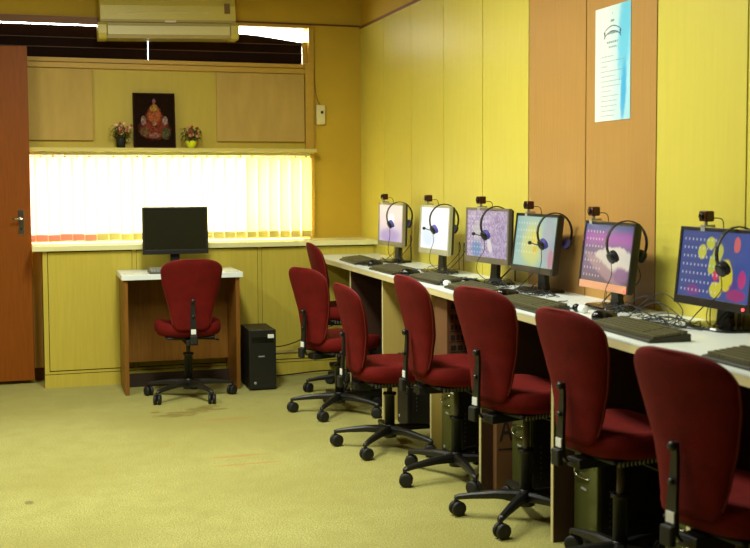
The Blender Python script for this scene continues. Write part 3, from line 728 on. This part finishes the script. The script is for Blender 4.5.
m_kbo = mat('olive_black_keyboard', srgb(36, 36, 22), 0.45)
m_kko = mat('olive_keycap', srgb(86, 84, 54), 0.5)
KB = [((1.985, 6.83), -3, 'keyboard at the corner end of the bench'), ((1.955, 6.02), 0, 'dark keyboard in front of the silver edged monitor'), ((1.97, 5.36), 2, 'dark keyboard in front of the taupe framed monitor'),
      ((1.955, 4.78), -2, 'dark keyboard in front of the monitor with the teal screen'), ((1.925, 4.12), 0, 'dark keyboard beside the purple sky monitor, behind the fifth chair'), ((1.925, 3.27), -2, 'long dark keyboard between the two nearest chairs'), ((1.90, 2.52), 0, 'dark keyboard cut off by the right edge of the photo')]
for i, ((x, y), a, lab) in enumerate(KB): keyboard(lab, (x, y, WT), R(a), m_kko, m_kbo, 10 + i, (.16, .12 if i != 5 else .0))
keyboard('grey keyboard on the lone desk partly hidden by its chair', (0.92, 7.275, .78), R(90), m_keyg, m_grey, 40, (.0, .1), None)
def mouse(label, loc, rz, seed, bend=(.2, .1), m_=None):
    t = thing('computer_mouse', label, 'mouse', loc, rz, 'mice on the bench')
    rings = []
    for s_, z in ((.92, 0), (1, .008), (.97, .02), (.82, .031), (.5, .037), (.05, .039)):
        rings.append([((.058 * s_ * math.cos(a)) + (.004 if z > .02 else 0), .032 * s_ * math.sin(a) * (1 - .12 * math.cos(a)), z * (1 - .22 * math.cos(a) * s_)) for a in [2 * PI * i / 24 for i in range(24)]])
    MB().loft(rings, True).build('mouse_body', m_ or m_gls, t)
    MB().box(.022, .042, -.004, .004, .026, .036).build('scroll_wheel', m_grey, t)
    rng = random.Random(seed); MB().tube(cordpath(rng, (.055, 0, .008), (.055 + bend[0], bend[1], .005), .04, 4), .0018, 6).build('cord', m_cable, t)
for i, (x, y, a, lab) in enumerate(((1.99, 6.47, 20, 'black mouse beside the keyboard at the corner end'), (1.965, 5.735, -10, 'black mouse beside the silver edged monitor\'s keyboard'), (2.05, 5.07, 10, 'black mouse behind the fourth chair'),
                                   (2.0, 4.50, 0, 'black mouse beside the teal screen\'s keyboard'), (2.0, 3.62, 10, 'glossy black mouse in front of the purple sky monitor'))):
    mouse(lab, (x, y, WT), R(a), 60 + i)
mp = MB().prism([(1.93, 6.525), (2.05, 6.525), (2.05, 6.60), (1.93, 6.60)], WT, WT + .004).build('mouse_pad', m_blkm); tag(mp, 'black mouse pad next to the farthest mouse', 'mouse pad')
# small white plugs
def plug(label, loc, rz):
    t = thing('plug_adapter', label, 'adapter', loc, rz, 'white plugs on the bench')
    MB().lathe([(.012, 0), (.015, .004), (.015, .04), (.012, .044)], 18, T(0, .02, .0155) @ RX(PI / 2)).build('plug_body', m_white, t, bevel=0)
    MB().ball((-.005, .045, .016), .016, 14, 10).build('black_knob', m_gls, t)
    MB().tube(spline([(-.01, .06, .01), (-.03, .10, .004), (.03, .14, .004), (.09, .05, .004)]), .002, 6).build('cord', m_cable, t)
plug('white plug with a round black end in front of the purple sky monitor', (2.035, 3.86, WT), 0)
plug('white plug lying between the mouse and keyboard of the taupe monitor', (1.93, 5.075, WT), 0)

# ================================================================ headsets and webcams
m_cush = mat('blue_violet_cushion', srgb(96, 92, 190), 0.7)
def headset(label, mon_i, yoff, dz=0, rz=0, boom=True, cordy=0.0, flipx=1, zr=.0):
    (X, Y, Z, r_, ti) = MON[mon_i][0]
    P = T(X, Y, Z) @ RZ(r_) @ RY(ti) @ Vector((.02, yoff, .139))
    t = thing('headset', label, 'headset', (P.x, P.y, P.z + .004), r_ + rz, 'headsets hung on the monitors')
    # arc in the local X-Z plane, top at origin; -X side hangs in front of the screen
    arc = []
    for i in range(17):
        a = R(-28 + 236 * i / 16); arc.append((.086 * math.cos(a) - .007, 0, -.085 + .088 * math.sin(a)))
    bnd = MB(); rings = []
    for i, p in enumerate(arc):
        a = R(-28 + 236 * i / 16); nx, nz = math.cos(a), math.sin(a)
        rings.append([(p[0] + nx * u, v, p[2] + nz * u) for u, v in ((0, -.009), (0, .009), (.005, .007), (.005, -.007))])
    bnd.loft(rings, False); bnd.build('headband', m_blk, t, bevel=.001)
    for s_, nm in ((-1, 0), (1, 1)):
        M = T(s_ * .071 - .007, 0, -.140) @ RY(s_ * R(114))
        e = MB().lathe([(.013, .006), (.022, .005), (.025, .001), (.025, -.003), (.022, -.007), (.012, -.008)], 20, M)
        eo = e.build('ear_cup', m_blk, t)
        MB().lathe([(.014, -.006), (.023, -.007), (.026, -.016), (.024, -.024), (.012, -.028)], 20, M).build('ear_cushion', m_cush if mon_i < 4 else m_blkm, eo)
        if mon_i < 4: COL.objects[-1]['label'] = 'blue violet ear cushion'
    if boom:
        bo = MB().tube(spline([(-.09, 0, -.14), (-.10, .02, -.135), (-.108, .04, -.13)]), .0025, 6).ball((-.11, .046, -.13), .009, 10, 8, (1, 1.3, 1)).build('microphone_boom', m_blk, t)
    MB().tube(spline([(-.075, 0, -.16), (-.072, .004, -.21), (-.072, .03 + cordy, -.27), (-.06, .05 + cordy, -.33), (.0, .08, P_floor(P, -.02))]), .0016, 6).build('cord', m_cable, t)
    return t
def P_floor(P, d): return WT - P.z + .004
HS = [(0, -.12, 'headset hung over the farthest monitor with the lilac picture'), (1, -.10, 'headset hung over the silver edged monitor with the white screen'), (2, -.07, 'headset hung over the taupe monitor with the mosaic picture'),
      (3, -.15, 'headset with its microphone forward, hung over the teal screen'), (4, -.12, 'headset hung over the monitor with the purple sky'), (5, -.10, 'headset hung over the flower picture nearest the camera')]
for i, yo, lab in HS: headset(lab, i, yo, boom=(i in (1, 2, 3)), cordy=.02 * (i % 3))
m_cam = mat('dark_red_black', srgb(58, 22, 16), 0.25)
def webcam(label, mon_i, yoff, yaw=0, rz=0, s=1.0):
    (X, Y, Z, r_, ti) = MON[mon_i][0]
    P = T(X, Y, Z) @ RZ(r_) @ RY(ti) @ Vector((.012, yoff, .1415))
    t = thing('webcam', label, 'webcam', P, r_ + rz, 'webcams clipped on the monitors'); t.scale = (s, s, s)
    MB().box(-.014, -.0125, -.012, .012, -.016, .006).box(-.014, .03, -.012, .012, 0, .006).box(.028, .03, -.012, .012, -.003, .006).build('clip', m_silver, t)
    MB().tube([(.0, 0, .006), (.0, 0, .02)], .006, 8).build('stem', m_silver, t)
    MB().box(-.016, .02, -.022, .022, .018, .056).build('camera_body', m_cam, t, bevel=.005)
    MB().lathe([(.011, 0), (.012, .005), (.008, .006)], 16, T(-.016, .004, .037) @ RY(-PI / 2)).build('lens', m_gls, t)
    MB().tube(spline([(.02, -.005, .03), (.045, -.03, .025), (.06, -.02, -.02), (.09, .02, -.12), (.08, .04, WT - P.z + .01)]), .0018, 6).build('cord', m_cable, t)
for i, yo, lab in ((0, .14, 'webcam on the farthest monitor'), (1, .13, 'webcam on the silver edged monitor'), (2, .08, 'webcam on the taupe framed monitor'), (3, .11, 'webcam on the teal screened monitor'), (4, .16, 'webcam on the purple sky monitor'), (5, .08, 'webcam on the flower screen monitor nearest the camera')):
    webcam(lab, i, yo)

# cable tangles behind / beside each monitor
rng = random.Random(11)
for i, ((X, Y, Z, r_, ti), *_r) in enumerate(MON):
    b = MB(); cx, cy = 2.18, Y + .02
    for k in range(4 if i < 5 else 5):
        P = []; a0 = rng.uniform(0, 6.28); rr = rng.uniform(.05, .13)
        for j in range(9):
            a = a0 + j * .85; P.append((min(cx - .02 + rr * .55 * math.cos(a) + rng.uniform(-.02, .02), 2.34), cy + (.10 if i == 5 else -.2) + rr * 1.2 * math.sin(a) + .012 * j, WT + .004 + (rng.uniform(0, .03) if j % 3 else 0)))
        b.tube(spline(P, 5), .0018, 5)
    for k in range(2 if i < 5 else 4):
        y = cy + rng.uniform(-.12, .17); b.tube(spline([(2.2, y, WT + .005), (2.27, y + .03, WT + .05), (2.30, y - .04, WT + .12), (2.32, y + .02, WT + .17), (2.335, y + .06, WT + .06), (2.34, y + .07, WT + .004)], 6), .0022, 5)
    if i == 5:
        for y0, hh, dx in ((3.60, .085, 0), (3.54, .10, .03), (3.47, .075, -.03), (3.64, .05, -.05)):
            b.tube(spline([(2.08 + dx, y0 + .10, WT + .004), (2.13 + dx, y0 + .08, WT + hh * .6), (2.17 + dx, y0 + .01, WT + hh), (2.2 + dx, y0 - .07, WT + hh * .5), (2.17, y0 - .12, WT + .006), (2.10, y0 - .04, WT + .004), (2.05, y0 + .03, WT + .004)], 8), .0019, 5)
    o = b.build('cable_tangle', m_cable)
    tag(o, ('loose black cables round the foot of the farthest monitor', 'loose black cables under the silver edged monitor', 'loose black cables under the taupe framed monitor', 'loose black cables under the teal screened monitor', 'loose black cables under the purple sky monitor', 'big looping tangle of black cables under the flower screen')[i], 'cables', 'cable tangles on the bench', 'stuff')

# ================================================================ poster
po = thing('poster', 'tall pale blue paper notice with a ribbon heading taped to the brown panel', 'poster', (XW - .001, 4.222, 1.622))
pmat = picture_mat('poster_paper', srgb(232, 246, 240), [(.10, .12, .05, .2, -.1, srgb(110, 206, 240), .7), (.095, -.12, .022, .12, -.08, srgb(70, 180, 235), .7)], grad=[('u', -.06, .15, srgb(170, 226, 244))], rough=.35)
MB().box(-.0015, 0, -.150, .150, -.243, .243).build('paper', pmat, po, loc=(0, 0, .243))
PMt = T(-.002, 0, .243) @ RZ(-PI / 2) @ RX(PI / 2)
m_pink = mat('poster_ink', srgb(126, 156, 168), 0.6); m_navy = mat('ribbon_ink', srgb(40, 54, 84), 0.6)
b = MB(); n = 12
pts = [(-.062 + .124 * i / n, .118 + .016 * math.sin(PI * i / n)) for i in range(n + 1)]
for off in (0, .022):
    for (a, c), (e, g) in zip(pts, pts[1:]):
        b.add([(a, c + off, 0), (e, g + off, 0), (e, g + off + .004, 0), (a, c + off + .004, 0)], [(0, 1, 2, 3)], False, PMt)
for s_ in (-1, 1):
    b.add([(s_ * .062, .112, 0), (s_ * .074, .106, 0), (s_ * .068, .120, 0), (s_ * .074, .134, 0), (s_ * .062, .142, 0)], [(0, 1, 2, 3, 4)], False, PMt)
b.build('ribbon_heading', m_navy, po)
b = MB(); random.seed(8)
def words(y, x0, x1, h, gap=.005):
    x = x0
    while x < x1:
        wd = min(random.uniform(.006, .018), x1 - x)
        b.add([(x, y, 0), (x + wd, y, 0), (x + wd, y + h, 0), (x, y + h, 0)], [(0, 1, 2, 3)], False, PMt); x += wd + gap
words(.175, -.015, .015, .010, .002); words(.208, -.003, .003, .005); words(.124, -.04, .04, .009, .002)
words(.086, -.045, .045, .008); words(.066, -.03, .035, .007)
for i, wd in enumerate((.10, .19, .05, .17, .12, .17, .16, .08, .14, .13, .13, .12, .11)):
    y = .03 - i * .021; words(y, -.105, -.10, .003); words(y, -.09, -.09 + wd, .003)
b.build('printed_text', m_pink, po)
m_tapex = mat('tape', srgb(200, 200, 170), 0.4)

# ================================================================ cables on the wall behind the tower
def cable(label, P, r, m_, name='power_cable'):
    tag(MB().tube(spline(P, 8), r, 8).build(name, m_), label, 'cable')
cable('black cable sagging from the tower beside the desk towards the corner', [(1.52, 7.5, .24), (1.62, 7.55, .22), (1.75, 7.6, .24), (1.9, 7.62, .30), (2.2, 7.62, .40)], .004, m_cable)
cable('lower cable lying along the foot of the corner cabinet', [(1.52, 7.5, .02), (1.7, 7.58, .012), (1.95, 7.61, .02), (2.3, 7.61, .01)], .005, m_cable)
tag(MB().box(1.53, 2.3, CF - .012, CF - .0015, .16, .178).build('cable_conduit', m_ivoryd), 'thin flat conduit strip fixed across the corner cabinet', 'conduit')
tag(MB().box(2.0, 2.08, CF - .03, CF - .0015, .05, .075).build('wall_socket', m_blkm, bevel=.003), 'small black socket low on the corner cabinet behind chairs', 'socket')
